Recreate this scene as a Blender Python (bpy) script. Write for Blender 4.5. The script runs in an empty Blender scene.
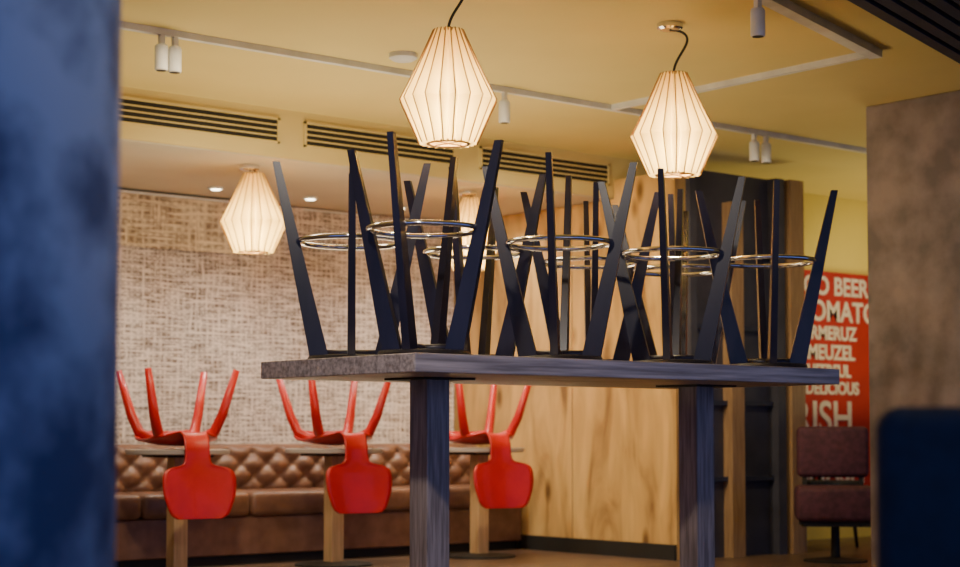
import bpy, bmesh, math, random
from mathutils import Vector, Matrix
random.seed(4)
C = bpy.context.scene.collection

# ------------------------------------------------------------------ materials
def new_mat(name):
    m = bpy.data.materials.new(name); m.use_nodes = True
    nt = m.node_tree; nt.nodes.clear()
    out = nt.nodes.new('ShaderNodeOutputMaterial')
    return m, nt, out

def N(nt, t, **kw):
    n = nt.nodes.new(t)
    for k, v in kw.items():
        if k.startswith('i_'): n.inputs[k[2:].replace('_', ' ')].default_value = v
        else: setattr(n, k, v)
    return n

def pmat(name, c1, c2=None, rough=.5, metal=0., scale=6., stretch=(1, 1, 1), bump=0., spec=.5, detail=6., lo=.35, hi=.65, coat=0.):
    m, nt, out = new_mat(name)
    b = N(nt, 'ShaderNodeBsdfPrincipled')
    b.inputs['Roughness'].default_value = rough
    b.inputs['Metallic'].default_value = metal
    b.inputs['Specular IOR Level'].default_value = spec
    b.inputs['Coat Weight'].default_value = coat
    nt.links.new(b.outputs[0], out.inputs[0])
    if c2 is None: c2 = tuple(c * .8 for c in c1)
    tc = N(nt, 'ShaderNodeTexCoord'); mp = N(nt, 'ShaderNodeMapping')
    mp.inputs['Scale'].default_value = stretch
    nz = N(nt, 'ShaderNodeTexNoise'); nz.inputs['Scale'].default_value = scale; nz.inputs['Detail'].default_value = detail
    cr = N(nt, 'ShaderNodeValToRGB')
    cr.color_ramp.elements[0].position = lo; cr.color_ramp.elements[1].position = hi
    cr.color_ramp.elements[0].color = (*c2, 1); cr.color_ramp.elements[1].color = (*c1, 1)
    nt.links.new(tc.outputs['Object'], mp.inputs[0]); nt.links.new(mp.outputs[0], nz.inputs[0])
    nt.links.new(nz.outputs[0], cr.inputs[0]); nt.links.new(cr.outputs[0], b.inputs['Base Color'])
    if bump:
        bp = N(nt, 'ShaderNodeBump'); bp.inputs['Strength'].default_value = bump; bp.inputs['Distance'].default_value = .01
        nt.links.new(nz.outputs[0], bp.inputs['Height']); nt.links.new(bp.outputs[0], b.inputs['Normal'])
    return m

def emis(name, col, s):
    m, nt, out = new_mat(name)
    e = N(nt, 'ShaderNodeEmission'); e.inputs[0].default_value = (*col, 1); e.inputs[1].default_value = s
    nt.links.new(e.outputs[0], out.inputs[0]); return m

M_ceil = pmat('ceiling_paint', (.78, .64, .25), (.75, .61, .235), rough=.7, scale=2)
M_bulk = pmat('bulkhead_paint', (.72, .58, .24), (.68, .54, .22), rough=.7, scale=2)
M_soff = pmat('soffit_paint', (.64, .57, .44), (.60, .53, .41), rough=.7, scale=2)
M_yel = pmat('wall_yellow_paint', (.76, .60, .14), (.70, .55, .12), rough=.8, scale=2)
M_floor = pmat('floor_wood', (.18, .11, .07), (.08, .05, .035), rough=.35, scale=4, stretch=(.6, 6, 1), bump=.1)
M_wallp = pmat('wall_plaster', (.4, .34, .28), (.34, .28, .22), rough=.8, scale=3)
M_conc = pmat('concrete_grey', (.36, .30, .28), (.20, .17, .16), rough=.8, scale=5, bump=.3, detail=10)
M_concb = pmat('concrete_blue', (.34, .42, .62), (.07, .10, .22), rough=.6, scale=5, bump=.5, detail=10, lo=.40, hi=.60)
M_white = pmat('track_white', (.82, .84, .84), rough=.4)
M_dark = pmat('vent_dark', (.02, .018, .015), rough=.6)
M_chrome = pmat('chrome', (.75, .75, .8), (.7, .7, .75), rough=.12, metal=1)
M_stool = pmat('stool_dark_wood', (.030, .024, .042), (.016, .014, .026), rough=.28, scale=12, stretch=(1, 1, .2))
M_stool2 = pmat('stool_seat', (.03, .025, .03), rough=.4)
M_red = pmat('red_lacquer', (.58, .010, .008), (.48, .008, .007), rough=.38, coat=.15)
M_ttop = pmat('table_ash', (.66, .56, .54), (.28, .23, .22), rough=.42, scale=5, stretch=(.5, 12, 12), bump=.15)
M_tleg = pmat('table_leg_ash', (.50, .40, .36), (.26, .20, .18), rough=.5, scale=8, stretch=(8, 8, .6), bump=.1)
M_lwood = pmat('light_wood', (.66, .44, .22), (.52, .33, .15), rough=.5, scale=8, stretch=(8, 8, .6))
M_ltop = pmat('cafe_top', (.45, .40, .36), (.38, .33, .3), rough=.4)
M_leather = pmat('brown_leather', (.22, .11, .068), (.15, .07, .042), rough=.38, scale=10, bump=.1)
M_navy = pmat('navy_panel', (.06, .06, .085), (.04, .04, .06), rough=.5)
M_beam = pmat('beam_navy', (.03, .035, .07), (.02, .025, .05), rough=.5)
M_post = pmat('post_wood', (.40, .25, .13), (.27, .16, .085), rough=.5, scale=8, stretch=(8, 8, .6))
M_purple = pmat('purple_fabric', (.10, .028, .05), (.06, .018, .032), rough=.75, scale=30)
M_bluef = pmat('navy_fabric', (.012, .02, .045), (.008, .014, .03), rough=.8, scale=30)
M_rib = pmat('shade_rib', (.42, .24, .09), (.36, .20, .075), rough=.6)
M_red_wall = pmat('mural_red', (.42, .016, .012), (.34, .012, .01), rough=.7, scale=4)
M_mtext = pmat('mural_text', (.75, .64, .54), rough=.7)
M_glow = emis('bulb_glow', (1, .85, .55), 80)
M_dl = emis('downlight_glow', (1, .85, .6), 14)

m, nt, out = new_mat('lamp_shade_veneer')
tr = N(nt, 'ShaderNodeBsdfTranslucent'); tr.inputs[0].default_value = (1, .82, .36, 1)
df = N(nt, 'ShaderNodeBsdfDiffuse'); df.inputs[0].default_value = (.75, .57, .26, 1)
mx = N(nt, 'ShaderNodeMixShader'); mx.inputs[0].default_value = .35
nt.links.new(tr.outputs[0], mx.inputs[1]); nt.links.new(df.outputs[0], mx.inputs[2]); nt.links.new(mx.outputs[0], out.inputs[0])
M_shade = m

m, nt, out = new_mat('oak_panelling')
b = N(nt, 'ShaderNodeBsdfPrincipled'); b.inputs['Roughness'].default_value = .5
nt.links.new(b.outputs[0], out.inputs[0])
tc = N(nt, 'ShaderNodeTexCoord'); mp = N(nt, 'ShaderNodeMapping'); mp.inputs['Scale'].default_value = (3, 3.2, .7)
nz = N(nt, 'ShaderNodeTexNoise'); nz.inputs['Scale'].default_value = 1.8; nz.inputs['Detail'].default_value = 12; nz.inputs['Distortion'].default_value = .9
cr = N(nt, 'ShaderNodeValToRGB'); e = cr.color_ramp.elements
e[0].position = .30; e[0].color = (.26, .135, .045, 1); e[1].position = .66; e[1].color = (.76, .49, .18, 1)
x = e.new(.45); x.color = (.56, .34, .12, 1)
nt.links.new(tc.outputs['Object'], mp.inputs[0]); nt.links.new(mp.outputs[0], nz.inputs[0]); nt.links.new(nz.outputs[0], cr.inputs[0])
mp2 = N(nt, 'ShaderNodeMapping'); mp2.inputs['Scale'].default_value = (1, 3.0, 1.3)
vo = N(nt, 'ShaderNodeTexVoronoi'); vo.inputs['Scale'].default_value = 1.5
k = N(nt, 'ShaderNodeValToRGB'); k.color_ramp.elements[0].position = .06; k.color_ramp.elements[0].color = (.2, .12, .07, 1)
k.color_ramp.elements[1].position = .2; k.color_ramp.elements[1].color = (1, 1, 1, 1)
mm = N(nt, 'ShaderNodeMixRGB'); mm.blend_type = 'MULTIPLY'; mm.inputs[0].default_value = .85
nt.links.new(tc.outputs['Object'], mp2.inputs[0]); nt.links.new(mp2.outputs[0], vo.inputs[0]); nt.links.new(vo.outputs[0], k.inputs[0])
nt.links.new(cr.outputs[0], mm.inputs[1]); nt.links.new(k.outputs[0], mm.inputs[2]); nt.links.new(mm.outputs[0], b.inputs['Base Color'])
M_oak = m

def weave(name, sc, cth, cbg, ws, seed):
    # irregular net of pale threads on a taupe ground
    m, nt, out = new_mat(name)
    b = N(nt, 'ShaderNodeBsdfPrincipled'); b.inputs['Roughness'].default_value = .85
    nt.links.new(b.outputs[0], out.inputs[0])
    tc = N(nt, 'ShaderNodeTexCoord')
    def nzs(scale, st, det=4):
        mp = N(nt, 'ShaderNodeMapping'); mp.inputs['Scale'].default_value = st; mp.inputs['Location'].default_value = (seed, 0, seed)
        n = N(nt, 'ShaderNodeTexNoise'); n.inputs['Scale'].default_value = scale; n.inputs['Detail'].default_value = det
        nt.links.new(tc.outputs['Object'], mp.inputs[0]); nt.links.new(mp.outputs[0], n.inputs[0]); return n
    h = nzs(sc, (.22, 1, 2.2)); v = nzs(sc, (2.0, 1, .22)); big = nzs(1.2, (1, 1, .5), 3)
    def ramp(n, lo, hi):
        r = N(nt, 'ShaderNodeMapRange'); r.inputs[1].default_value = lo; r.inputs[2].default_value = hi
        nt.links.new(n.outputs[0], r.inputs[0]); return r
    a1 = ramp(h, .40, .58); a2 = ramp(v, .46, .64); a3 = ramp(big, .3, .7)
    mxx = N(nt, 'ShaderNodeMath', operation='MAXIMUM'); nt.links.new(a1.outputs[0], mxx.inputs[0]); nt.links.new(a2.outputs[0], mxx.inputs[1])
    w = N(nt, 'ShaderNodeTexWave'); w.bands_direction = 'Z'; w.inputs['Scale'].default_value = ws; w.inputs['Distortion'].default_value = 4; w.inputs['Detail'].default_value = 3
    w2 = N(nt, 'ShaderNodeTexWave'); w2.bands_direction = 'X'; w2.inputs['Scale'].default_value = ws * .8; w2.inputs['Distortion'].default_value = 4; w2.inputs['Detail'].default_value = 3
    nt.links.new(tc.outputs['Object'], w.inputs[0]); nt.links.new(tc.outputs['Object'], w2.inputs[0])
    wm = N(nt, 'ShaderNodeMath', operation='MAXIMUM'); nt.links.new(w.outputs[1], wm.inputs[0]); nt.links.new(w2.outputs[1], wm.inputs[1])
    mu = N(nt, 'ShaderNodeMath', operation='MULTIPLY_ADD'); mu.inputs[1].default_value = .33; nt.links.new(wm.outputs[0], mu.inputs[0])
    s1 = N(nt, 'ShaderNodeMath', operation='MULTIPLY'); s1.inputs[1].default_value = .50; nt.links.new(mxx.outputs[0], s1.inputs[0]); nt.links.new(s1.outputs[0], mu.inputs[2])
    s2 = N(nt, 'ShaderNodeMath', operation='MULTIPLY_ADD'); s2.inputs[1].default_value = .25; nt.links.new(a3.outputs[0], s2.inputs[0]); nt.links.new(mu.outputs[0], s2.inputs[2])
    cr = N(nt, 'ShaderNodeValToRGB'); cr.color_ramp.elements[0].position = .25; cr.color_ramp.elements[1].position = 1.0
    cr.color_ramp.elements[0].color = (*cbg, 1); cr.color_ramp.elements[1].color = (*cth, 1)
    nt.links.new(s2.outputs[0], cr.inputs[0]); nt.links.new(cr.outputs[0], b.inputs['Base Color'])
    return m
M_weave = weave('woven_fine', 34, (.86, .77, .70), (.17, .125, .10), 9, 0)
M_weave2 = weave('woven_coarse', 20, (.86, .75, .56), (.25, .18, .12), 7, 3)

# ------------------------------------------------------------------ mesh builder
class B:
    def __init__(s): s.bm = bmesh.new(); s.mats = []
    def mi(s, m):
        if m not in s.mats: s.mats.append(m)
        return s.mats.index(m)
    def mesh(s, vs, fs, m, smooth=False):
        i = s.mi(m); bv = [s.bm.verts.new(v) for v in vs]
        for f in fs:
            try:
                fc = s.bm.faces.new([bv[k] for k in f]); fc.material_index = i; fc.smooth = smooth
            except ValueError: pass
    def box(s, lo, hi, m, bev=0., rot=0., piv=None):
        t = bmesh.new(); bmesh.ops.create_cube(t, size=1)
        c = [(a + b_) / 2 for a, b_ in zip(lo, hi)]; d = [b_ - a for a, b_ in zip(lo, hi)]
        for v in t.verts: v.co = Vector((v.co.x * d[0] + c[0], v.co.y * d[1] + c[1], v.co.z * d[2] + c[2]))
        if bev: bmesh.ops.bevel(t, geom=t.edges[:], offset=bev, segments=3, affect='EDGES', profile=.5)
        if rot:
            p = Vector(piv or c); R = Matrix.Rotation(rot, 3, 'Z')
            for v in t.verts: v.co = R @ (v.co - p) + p
        t.verts.index_update()
        s.mesh([v.co.copy() for v in t.verts], [[v.index for v in f.verts] for f in t.faces], m, bev > .012); t.free()
    def sweep(s, pts, rad, m, n=12, cap=True, closed=False):
        pts = [Vector(p) for p in pts]; K = len(pts)
        if not hasattr(rad, '__len__'): rad = [rad] * K
        vs = []; up = None
        for i, p in enumerate(pts):
            if closed: t = pts[(i + 1) % K] - pts[i - 1]
            else: t = pts[min(i + 1, K - 1)] - pts[max(i - 1, 0)]
            t.normalize()
            if up is None:
                up = Vector((0, 0, 1)) if abs(t.z) < .9 else Vector((1, 0, 0))
            a = (up - t * up.dot(t)).normalized(); bb = t.cross(a); up = a
            for j in range(n):
                th = 2 * math.pi * j / n
                vs.append(p + (a * math.cos(th) + bb * math.sin(th)) * rad[i])
        fs = []
        for i in range(K if closed else K - 1):
            i2 = (i + 1) % K
            for j in range(n):
                j2 = (j + 1) % n
                fs.append((i * n + j, i * n + j2, i2 * n + j2, i2 * n + j))
        if cap and not closed:
            fs.append(tuple(range(n))[::-1]); fs.append(tuple((K - 1) * n + j for j in range(n)))
        s.mesh(vs, fs, m, True)
    def ring(s, c, R, r, m, n=48):
        s.sweep([(c[0] + R * math.cos(2 * math.pi * i / n), c[1] + R * math.sin(2 * math.pi * i / n), c[2]) for i in range(n)], r, m, 10, closed=True)
    def rev(s, prof, m, n=40, c=(0, 0, 0)):
        vs = []; fs = []
        for r, z in prof:
            for j in range(n):
                th = 2 * math.pi * j / n; vs.append((c[0] + r * math.cos(th), c[1] + r * math.sin(th), c[2] + z))
        for i in range(len(prof) - 1):
            for j in range(n):
                j2 = (j + 1) % n; fs.append((i * n + j, i * n + j2, (i + 1) * n + j2, (i + 1) * n + j))
        fs.append(tuple(range(n))[::-1]); k = (len(prof) - 1) * n; fs.append(tuple(k + j for j in range(n)))
        s.mesh(vs, fs, m, False)
    def done(s, name, loc=(0, 0, 0), rot=0.):
        bmesh.ops.recalc_face_normals(s.bm, faces=s.bm.faces[:])
        me = bpy.data.meshes.new(name); s.bm.to_mesh(me); s.bm.free()
        for m in s.mats: me.materials.append(m)
        return place(me, name, loc, rot)
def place(me, name, loc, rot=0.):
    o = bpy.data.objects.new(name, me); o.location = loc; o.rotation_euler = (0, 0, rot); C.objects.link(o); return o
def abox(name, lo, hi, m, bev=0.):
    b = B(); b.box(lo, hi, m, bev); return b.done(name)

ZC = 2.68; ZS = 2.40
# ------------------------------------------------------------------ room shell
abox('floor', (-3, -3, -.1), (14, 10.2, 0), M_floor)
abox('ceiling', (-1.5, -1.5, ZC), (14, 10.2, ZC + .12), M_ceil)
abox('wall_back', (1, 10.0, 0), (8.2, 10.15, ZS), M_wallp)
abox('wall_left', (.85, 5.2, 0), (1, 10.15, ZC), M_wallp)
b = B(); b.box((9.25, 8.6, 0), (14, 8.75, ZC), M_yel); b.done('wall_far')
abox('wall_right', (13.9, 0, 0), (14, 8.6, ZC), M_yel)
b = B(); b.box((1, 8.3, ZS), (9.25, 10.15, ZC), M_bulk); b.box((1, 8.32, ZS - .006), (9.25, 10.0, ZS), M_soff); b.done('soffit_bulkhead')
def vent(x0, x1):
    b = B(); y = 8.3
    b.box((x0, y - .006, 2.487), (x1, y - .001, 2.617), M_dark)
    b.box((x0 - .015, y - .014, 2.612), (x1 + .015, y - .001, 2.625), M_bulk)
    b.box((x0 - .015, y - .014, 2.480), (x1 + .015, y - .001, 2.490), M_bulk)
    b.box((x0 - .015, y - .014, 2.480), (x0, y - .001, 2.625), M_bulk)
    b.box((x1, y - .014, 2.480), (x1 + .015, y - .001, 2.625), M_bulk)
    for i in range(1, 4):
        z = 2.487 + .13 * i / 4
        b.box((x0, y - .014, z - .005), (x1, y - .004, z + .003), M_bulk)
    b.done('air_vent')
for x0 in (3.10, 4.27, 5.57, 6.90): vent(x0, x0 + (1.10 if x0 != 3.10 else 1.0))

# hanging woven panels with soft folds
def curtain(x0, x1, z0, z1, y, amp, m, ph):
    b = B(); n = int((x1 - x0) / .025); vs = []; fs = []
    for i in range(n + 1):
        x = x0 + (x1 - x0) * i / n
        for j in range(9):
            t = j / 8; z = z0 + (z1 - z0) * t
            f = math.sin(x * 9.1 + ph) * .6 + math.sin(x * 15.7 + ph * 2 + t) * .4
            vs.append((x, y + amp * f * (1 - .4 * t), z))
    for i in range(n):
        for j in range(8): fs.append((i * 9 + j, (i + 1) * 9 + j, (i + 1) * 9 + j + 1, i * 9 + j + 1))
    b.mesh(vs, fs, m, True)
    b.box((x0, y - .006, z1 - .012), (x1, y + .006, z1 + .004), M_white)
    return b.done('woven_wall_curtain')
curtain(1.05, 8.02, .5, 2.38, 9.965, .014, M_weave, .4)
curtain(4.2, 6.16, 2.02, 2.375, 9.93, .010, M_weave2, 1.9)

b = B()
prof = [(7.72, 0), (10.0, 0), (10.0, 2.39), (8.285, 2.39), (8.285, 2.52), (7.72, 2.52)]
vs = [(8.05, y, z) for y, z in prof] + [(8.15, y, z) for y, z in prof]
fs = [tuple(range(6)), tuple(range(11, 5, -1))] + [(i, (i + 1) % 6, 6 + (i + 1) % 6, 6 + i) for i in range(6)]
b.mesh(vs, fs, M_oak)
b.box((8.046, 8.70, .1), (8.052, 8.704, 2.385), M_post)
b.done('wall_oak_partition')
abox('baseboard_oak', (8.03, 7.72, 0), (8.05, 9.25, .1), M_dark)

b = B()
b.box((8.16, 7.74, 0), (9.22, 7.80, 2.55), M_navy)
b.box((8.15, 7.68, 0), (8.21, 7.74, 2.55), M_navy)
b.box((8.52, 7.66, 0), (8.64, 7.74, 2.35), M_post)
b.box((8.98, 7.66, 0), (9.06, 7.74, 2.55), M_navy)
b.box((9.10, 7.64, 0), (9.24, 7.74, 2.55), M_post)
for z in (.5, 1.0, 1.5, 2.0):
    b.box((8.16, 7.70, z), (9.12, 7.74, z + .03), M_beam)
b.done('navy_partition_screen')

abox('concrete_column', (7.93, 5.15, 0), (8.45, 6.1, ZC), M_conc, .01)
d, lat = 2.8, -1.0
cx, cy = .639 * d + .769 * lat, .769 * d - .639 * lat
b = B(); b.rev([(.40, 0), (.40, ZC)], M_concb, 96)
o = b.done('round_column', (cx, cy, 0))
for p in o.data.polygons: p.use_smooth = len(p.vertices) == 4

ux, uy = .957, .290
b = B()
def dg(s, t, z):
    return (4.3 + ux * s + uy * t, 3.84 + uy * s - ux * t, z)
def dbox(s0, s1, t0, t1, z0, z1, m):
    vs = [dg(s, t, z) for z in (z0, z1) for s, t in ((s0, t0), (s1, t0), (s1, t1), (s0, t1))]
    b.mesh(vs, [(0, 1, 2, 3), (7, 6, 5, 4), (0, 4, 5, 1), (1, 5, 6, 2), (2, 6, 7, 3), (3, 7, 4, 0)], m)
dbox(-1, 3.2, .03, 1.5, 2.48, ZC, M_beam)
for i in range(18): dbox(-1, 3.2, .03 + i * .083, .03 + i * .083 + .055, 2.455, 2.48, M_beam)
b.done('slatted_ceiling_beam')

b = B()
b.box((2.6, 6.98, 2.65), (9.15, 7.015, ZC), M_white)
b.box((6.765, 5.16, 2.65), (6.80, 6.98, ZC), M_white)
dd = math.atan2(.30, .98)
b.box((4.6, 5.125, 2.64), (6.80, 5.19, ZC), M_white, 0, dd, (6.78, 5.165, 2.66))
b.done('ceiling_light_track')
def spot(x, y):
    b = B()
    b.box((-.012, -.012, .11), (.012, .012, .17), M_white)
    b.rev([(.028, 0), (.031, .004), (.031, .11), (.026, .12)], M_white, 24)
    b.rev([(.024, -.001), (.024, .001)], M_dark, 20)
    b.done('track_spotlight', (x, y, 2.485))
for x in (3.895, 3.965, 5.98, 8.00, 8.11): spot(x, 6.997)
spot(5.50, 4.785)
b = B(); b.rev([(.05, 0), (.07, .012), (.07, .035)], M_white, 28); b.done('smoke_detector', (5.07, 6.7, ZC - .035))
for x in (4.7, 5.72, 6.45, 7.2, 7.8):
    b = B(); b.rev([(.045, 0), (.052, .004), (.052, .012)], M_white, 24); b.rev([(.033, -.002), (.033, .001)], M_dl, 20)
    b.done('recessed_downlight', (x, 9.55, ZS - .018))
    l = bpy.data.lights.new('downlight', 'SPOT'); l.energy = 52; l.color = (1, .88, .74); l.spot_size = 2.3; l.spot_blend = 1; l.shadow_soft_size = .05
    lo = bpy.data.objects.new('downlight_lamp', l); lo.location = (x, 9.2, ZS - .03); C.objects.link(lo)

# ------------------------------------------------------------------ bar table
b = B()
X0, Y0, X1, Y1 = 3.78, 4.92, 6.19, 5.95
b.box((X0, Y0, 1.03), (X1, Y1, 1.10), M_ttop, .004)
for px in (4.25, 5.80):
    b.box((px - .0575, 5.435 - .0575, .02), (px + .0575, 5.435 + .0575, 1.03), M_tleg, .004)
    b.box((px - .13, 5.435 - .13, 1.022), (px + .13, 5.435 + .13, 1.03), M_dark)
    b.box((px - .25, 5.435 - .32, 0), (px + .25, 5.435 + .32, .02), M_dark, .004)
b.done('bar_table')

# ------------------------------------------------------------------ bar stools (upside-down)
b = B(); H = .815
b.rev([(.155, 0), (.172, .004), (.178, .012), (.172, .022), (.12, .026)], M_stool2, 40)
for k in range(4):
    a = math.pi / 4 + k * math.pi / 2
    er = Vector((math.cos(a), math.sin(a), 0)); et = Vector((-math.sin(a), math.cos(a), 0))
    secs = []
    for t in (0, .15, .4, .7, 1):
        rc = .130 + .178 * t; w = .078 * (1 - t) + .030 * t; th = .032 * (1 - t) + .024 * t
        z = .02 + (H - .02) * t
        for sr, st_ in ((-1, -1), (1, -1), (1, 1), (-1, 1)):
            secs.append(er * (rc + sr * w / 2) + et * (st_ * th / 2) + Vector((0, 0, z)))
    fs = [(0, 1, 2, 3), (19, 18, 17, 16)]
    for i in range(4):
        for j in range(4): fs.append((i * 4 + j, i * 4 + (j + 1) % 4, i * 4 + 4 + (j + 1) % 4, i * 4 + 4 + j))
    b.mesh(secs, fs, M_stool)
b.ring((0, 0, .49), .215, .011, M_chrome)
for k in range(2):
    a = math.pi / 4 + k * math.pi / 2
    b.sweep([(.13 * math.cos(a), .13 * math.sin(a), .035), (-.13 * math.cos(a), -.13 * math.sin(a), .035)], .014, M_stool)
st = b.done('bar_stool', (X0 + .25, Y0 + .27, 1.10), math.radians(-16))
for rx, ry, r in ((.97, .29, -5), (1.62, .28, -9), (2.20, .24, 4), (.28, .79, 10), (.93, .79, -12), (1.62, .79, 6), (2.2, .79, -8)):
    place(st.data, 'bar_stool', (X0 + rx, Y0 + ry, 1.10), math.radians(r))

# ------------------------------------------------------------------ pendant lamps
def pendant(x, y, zb, zc, rot):
    b = B(); NP = 20; HS = .47
    prof = [(0, .118), (.095, .160), (.178, .198), (.29, .142), (.385, .098), (HS, .060)]
    vs = []; fs = []
    for z, r in prof:
        for j in range(NP * 2):
            th = math.pi * j / NP; rr = r if j % 2 == 0 else r * .68
            vs.append((rr * math.cos(th), rr * math.sin(th), z))
    n = NP * 2
    for i in range(len(prof) - 1):
        for j in range(n): fs.append((i * n + j, i * n + (j + 1) % n, (i + 1) * n + (j + 1) % n, (i + 1) * n + j))
    b.mesh(vs, fs, M_shade)
    for j in range(NP):
        th = 2 * math.pi * j / NP
        b.sweep([((r + .001) * math.cos(th), (r + .001) * math.sin(th), z) for z, r in prof], .0028, M_rib, 5)
    b.ring((0, 0, .004), .082, .007, M_rib); b.ring((0, 0, HS - .005), .042, .008, M_rib)
    for a in (0, math.pi / 2):
        b.sweep([(.085 * math.cos(a), .085 * math.sin(a), .004), (-.085 * math.cos(a), -.085 * math.sin(a), .004)], .003, M_rib, 6)
        b.sweep([(.05 * math.cos(a), .05 * math.sin(a), HS - .003), (-.05 * math.cos(a), -.05 * math.sin(a), HS - .003)], .003, M_rib, 6)
    b.sweep([(0, 0, .24), (0, 0, HS)], .018, M_chrome, 12)
    b.rev([(.004, .08), (.02, .085), (.031, .105), (.033, .125), (.026, .15), (.016, .18), (.014, .24)], M_glow, 20)
    h = zc - zb; g = h - HS
    sw = min(.12, g * .8)
    P = [Vector((0, 0, HS)), Vector((.0, 0, HS + g * .45)), Vector((sw, -sw * .75, HS + g * .75)), Vector((sw * .4, -.02, h - .015)), Vector((-.03, 0, h - .03))]
    pts = []
    for i in range(21):
        t = i / 20; q = list(P)
        while len(q) > 1: q = [q[k] * (1 - t) + q[k + 1] * t for k in range(len(q) - 1)]
        pts.append(q[0])
    b.sweep(pts, .006, M_dark, 8)
    b.rev([(.045, -.03), (.06, -.022), (.06, -.001)], M_chrome, 28, (-.03, 0, h))
    b.done('pendant_lamp', (x, y, zb), rot)
    l = bpy.data.lights.new('bulb', 'POINT'); l.energy = 75.0; l.color = (1, .77, .38); l.shadow_soft_size = .04
    lo = bpy.data.objects.new('pendant_bulb_light', l); lo.location = (x, y, zb + .115); C.objects.link(lo)
pendant(4.34, 5.43, 1.985, ZC, .1); pendant(5.66, 5.43, 1.985, ZC, .2)
pendant(5.42, 8.62, 1.878, ZS - .010, .0); pendant(7.08, 8.62, 1.878, ZS - .010, .15)

# ------------------------------------------------------------------ cafe tables and red chairs
TX = (5.03, 6.13, 7.30); TY = 8.80; TZ = .72
b = B()
b.rev([(.29, TZ - .03), (.30, TZ - .025), (.30, TZ - .003), (.297, TZ)], M_ltop, 48)
b.box((-.045, -.045, .02), (.045, .045, TZ - .03), M_lwood, .004)
b.box((-.15, -.15, TZ - .045), (.15, .15, TZ - .03), M_dark)
b.rev([(.24, 0), (.24, .012), (.05, .025)], M_dark, 36)
ct = b.done('cafe_table', (TX[0], TY, 0))
for x in TX[1:]: place(ct.data, 'cafe_table', (x, TY, 0))

def cr_interp(P, t):
    n = len(P) - 1; s = min(max(t * n, 0), n - 1e-6); i = int(s); f = s - i
    g = lambda k: P[min(max(k, 0), n)]
    a, b_, c, d_ = g(i - 1), g(i), g(i + 1), g(i + 2)
    return [0.5 * (2 * b_[k] + (c[k] - a[k]) * f + (2 * a[k] - 5 * b_[k] + 4 * c[k] - d_[k]) * f * f + (3 * b_[k] - a[k] - 3 * c[k] + d_[k]) * f ** 3) for k in range(len(b_))]
b = B()
P = [(.215, .105, .30), (.19, .065, .38), (.08, .030, .42), (-.08, .030, .42), (-.18, .055, .36), (-.235, .085, .19), (-.28, .08, .15), (-.315, .02, .145),
     (-.322, -.05, .15), (-.326, -.085, .19), (-.33, -.11, .36), (-.336, -.15, .425), (-.345, -.24, .425), (-.352, -.31, .385), (-.356, -.36, .34), (-.357, -.385, .26)]
NS, NW = 80, 14; th = .014; vs = []; fs = []
cen = [cr_interp(P, i / NS) for i in range(NS + 1)]
for side in (0, 1):
    for i, (y, z, w) in enumerate(cen):
        a = cen[max(i - 1, 0)]; c = cen[min(i + 1, NS)]
        ty, tz = c[0] - a[0], c[1] - a[1]; l = math.hypot(ty, tz) or 1
        ny, nz_ = -tz / l, ty / l
        for j in range(NW + 1):
            u = j / NW * 2 - 1; dip = .03 * u * u * (w / .42)
            off = (side - .5) * th + dip
            vs.append((u * w / 2, y - ny * off, z - nz_ * off))
K = (NS + 1) * (NW + 1)
for i in range(NS):
    for j in range(NW):
        q = (i * (NW + 1) + j, i * (NW + 1) + j + 1, (i + 1) * (NW + 1) + j + 1, (i + 1) * (NW + 1) + j)
        fs.append(q); fs.append(tuple(K + v for v in q[::-1]))
    for j in (0, NW):
        a_ = i * (NW + 1) + j; c_ = (i + 1) * (NW + 1) + j; fs.append((a_, c_, K + c_, K + a_))
for i in (0, NS):
    for j in range(NW):
        a_ = i * (NW + 1) + j; fs.append((a_, a_ + 1, K + a_ + 1, K + a_))
b.mesh(vs, fs, M_red, True)
for sx in (-1, 1):
    for sy in (-1, 1):
        b.sweep([(sx * .04, sy * .04, .062), (sx * .12, sy * .11, .07), (sx * .17, sy * .155, .10), (sx * .205, sy * .19, .20), (sx * .265, sy * .25, .455)], [.02, .029, .032, .029, .020], M_red, 10)
b.box((-.07, -.07, .035), (.07, .07, .085), M_red, .008)
b.sweep([(0, -.05, .07), (0, -.24, .085)], .012, M_red)
rc = b.done('red_dining_chair', (TX[0] - .03, TY - .035, TZ), math.radians(-9))
place(rc.data, 'red_dining_chair', (TX[1] - .03, TY - .035, TZ), math.radians(-10))
place(rc.data, 'red_dining_chair', (TX[2] - .05, TY - .035, TZ), math.radians(-12))

# ------------------------------------------------------------------ tufted banquette
b = B(); SX0, SX1 = 2.0, 8.02
def back(x, z):
    u = x / .20; v = (z - .46) / .16
    h = abs(math.sin(math.pi * (u + v)) * math.sin(math.pi * (u - v))) ** .45
    return 9.72 - .055 * h - .03 * math.sin(math.pi * min(max((z - .42) / .28, 0), 1))
nx, nzz = 300, 22; vs = []; fs = []
for i in range(nx + 1):
    x = SX0 + (SX1 - SX0) * i / nx
    for j in range(nzz + 1):
        z = .42 + .28 * j / nzz; vs.append((x, back(x, z), z))
    for a in range(1, 7):
        t = math.pi * a / 6; vs.append((x, 9.76 - .06 * math.cos(t) * 1.2, .70 + .045 * math.sin(t)))
w = nzz + 7
for i in range(nx):
    for j in range(w - 1): fs.append((i * w + j, i * w + j + 1, (i + 1) * w + j + 1, (i + 1) * w + j))
b.mesh(vs, fs, M_leather, True)
b.box((SX0, 9.74, .0), (SX1, 9.92, .70), M_leather)
x = 2.0
while x < SX1 - .1:
    for q, z in enumerate((.46, .54, .62, .70)):
        xx = x + (.1 if q % 2 else 0)
        b.rev([(.011, 0), (.008, .004)], M_leather, 10, (xx, 9.70, z))
    x += .2
n = 8; wd = (SX1 - SX0) / n
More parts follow.
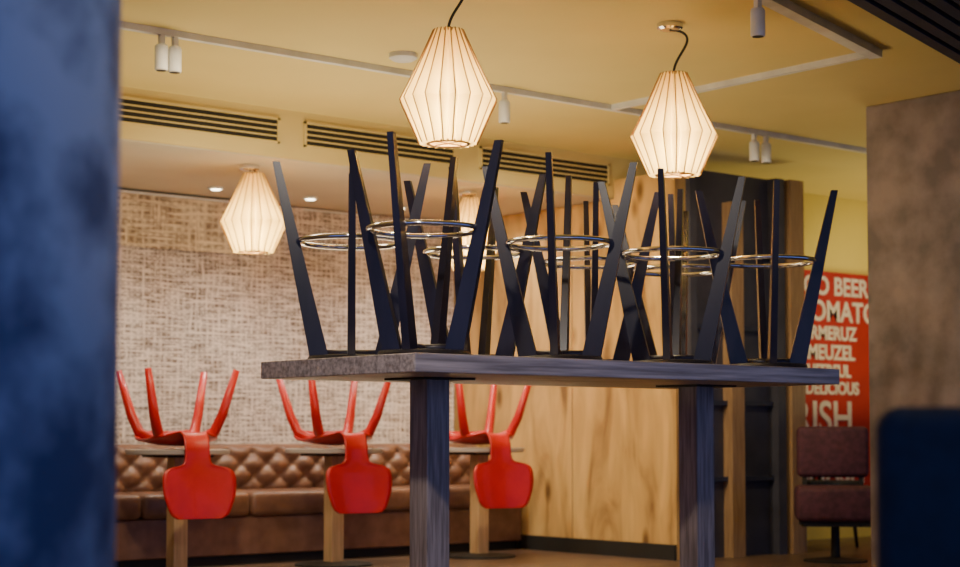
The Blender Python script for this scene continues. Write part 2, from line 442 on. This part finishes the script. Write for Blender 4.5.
for i in range(n):
    b.box((SX0 + wd * i + .004, 9.16, .30), (SX0 + wd * (i + 1) - .004, 9.70, .45), M_leather, .035)
b.box((SX0, 9.20, .06), (SX1, 9.74, .30), M_leather, .01)
b.box((SX0, 9.25, 0), (SX1, 9.74, .06), M_dark)
b.done('tufted_banquette_sofa')

# ------------------------------------------------------------------ upholstered chairs
def uph(mf, name, loc, rot, ped=False, legm=M_dark, bt=.86):
    b = B()
    b.box((-.25, -.25, .26 if ped else .36), (.25, .24, .48), mf, .035)
    b.box((-.23, .18, .53), (.23, .27, bt), mf, .035)
    for sx in (-.18, .18):
        b.box((sx - .015, .21, .42), (sx + .015, .24, .58), legm)
    if ped:
        b.rev([(.2, 0), (.2, .012), (.03, .03), (.025, .27)], legm, 28)
    else:
        for sx in (-.2, .2):
            for sy in (-.2, .2):
                b.sweep([(sx * .9, sy * .9, .37), (sx * 1.05, sy * 1.05, 0)], [.018, .012], legm, 10)
    b.box((-.22, -.21, .23 if ped else .33), (.22, .21, .26 if ped else .36), legm)
    return b.done(name, loc, rot)
uph(M_purple, 'purple_upholstered_chair', (8.77, 7.02, 0), math.radians(-48), True)
uph(M_bluef, 'navy_upholstered_chair', (9.75, 7.95, 0), math.radians(20), bt=.95)
d, lat = 2.9, .845
uph(M_bluef, 'navy_upholstered_chair', (.639 * d + .769 * lat, .769 * d - .639 * lat, 0), math.radians(-39.7 + 180), bt=.845)

# ------------------------------------------------------------------ mural
b = B(); b.box((9.9, 8.57, .3), (13.2, 8.598, 2.08), M_red_wall); mu = b.done('typographic_wall_mural')
rows = [('ZEGO BEER', .15), ('FROMATO', .17), ('FRMERUZ', .11), ('BEMEUZEL', .12), ('CHEERFUL', .10), ('DELICIOUS', .10), ('IRISH', .27), ('MENUDEAL', .12), ('SMASH IT', .2)]
z = 2.05
for i, (t, h) in enumerate(rows):
    for rep in range(2):
        cu = bpy.data.curves.new('lettering', 'FONT'); cu.body = t; cu.size = h * 1.32; cu.extrude = .003; cu.offset = .005
        cu.materials.append(M_mtext)
        o = bpy.data.objects.new('lettering_%d' % (i * 2 + rep), cu); C.objects.link(o)
        o.rotation_euler = (math.pi / 2, 0, 0); o.location = (10.12 + rep * 1.45 + (i % 3) * .07 + (.1 if h < .13 else 0), 8.566, z - h); o.parent = mu
    z -= h + .035

# ------------------------------------------------------------------ lights
def area(name, loc, rot, sz, e, col, sy=None):
    l = bpy.data.lights.new(name, 'AREA'); l.energy = e; l.color = col; l.size = sz
    if sy: l.shape = 'RECTANGLE'; l.size_y = sy
    o = bpy.data.objects.new(name, l); o.location = loc; o.rotation_euler = rot; C.objects.link(o); return o
def spotl(name, loc, tgt, e, col, ang=1.2):
    l = bpy.data.lights.new(name, 'SPOT'); l.energy = e; l.color = col; l.spot_size = ang; l.spot_blend = .8; l.shadow_soft_size = .06
    o = bpy.data.objects.new(name, l); o.location = loc
    o.rotation_euler = (Vector(tgt) - Vector(loc)).to_track_quat('-Z', 'Y').to_euler(); C.objects.link(o)
W = (1, .80, .49)
area('added_ceiling_fill', (5.2, 7.3, .9), (math.pi, 0, 0), 2.6, 50, W, 1.2)  # added warm fill aimed upward to brighten the ceiling; no fixture here
area('added_ceiling_fill_far', (10.8, 7.3, .9), (math.pi, 0, 0), 2, 28, (1, .85, .4), 1.5)  # unseen upward fill, added for the far end of the ceiling
area('added_ceiling_fill_near', (3.2, 2.2, .9), (math.pi, 0, 0), 1.5, 10, W, 1.5)  # upward fill added for the ceiling near the camera, not a room lamp
area('added_down_fill', (4.6, 6.6, 2.62), (0, 0, 0), 2.4, 32, W, .3)  # added downward fill below the ceiling; the room has no such panel
spotl('oak_wash', (6.0, 7.2, 2.45), (8.05, 8.5, 1.1), 135, W, 1.4)
spotl('mural_wash', (10.6, 7.2, 2.6), (11.2, 8.6, 1.3), 40, (1, .85, .6), 1.8)
spotl('chairs_wash', (4.0, 6.95, 2.46), (5.8, 8.9, .6), 90, (1, .87, .66), 1.6)
spotl('screen_wash', (7.2, 6.2, 2.6), (8.9, 7.7, .9), 60, W, 1.3)
spotl('added_table_fill', (2.2, 3.6, 2.6), (4.6, 5.2, .9), 120, (1, .88, .75), 1.3)  # front fill added to lift the table; no lamp hangs here
spotl('added_column_fill', (2.9, 1.3, 2.6), (1.25, 2.6, .9), 30, (.9, .92, 1), 1.3)  # spot added only to lighten the round column's right edge

w = bpy.data.worlds.new('dusk'); bpy.context.scene.world = w; w.use_nodes = True
bg = w.node_tree.nodes['Background']; bg.inputs[0].default_value = (.18, .29, .78, 1); bg.inputs[1].default_value = 1.0

cam = bpy.data.cameras.new('camera'); co = bpy.data.objects.new('camera', cam); C.objects.link(co)
co.location = (0, 0, .8); co.rotation_euler = (math.radians(93), 0, math.radians(-39.7))
cam.lens = 64.5; cam.sensor_width = 36; cam.shift_y = 62 / 960
cam.dof.use_dof = True; cam.dof.focus_distance = 6.9; cam.dof.aperture_fstop = 2.6
bpy.context.scene.camera = co
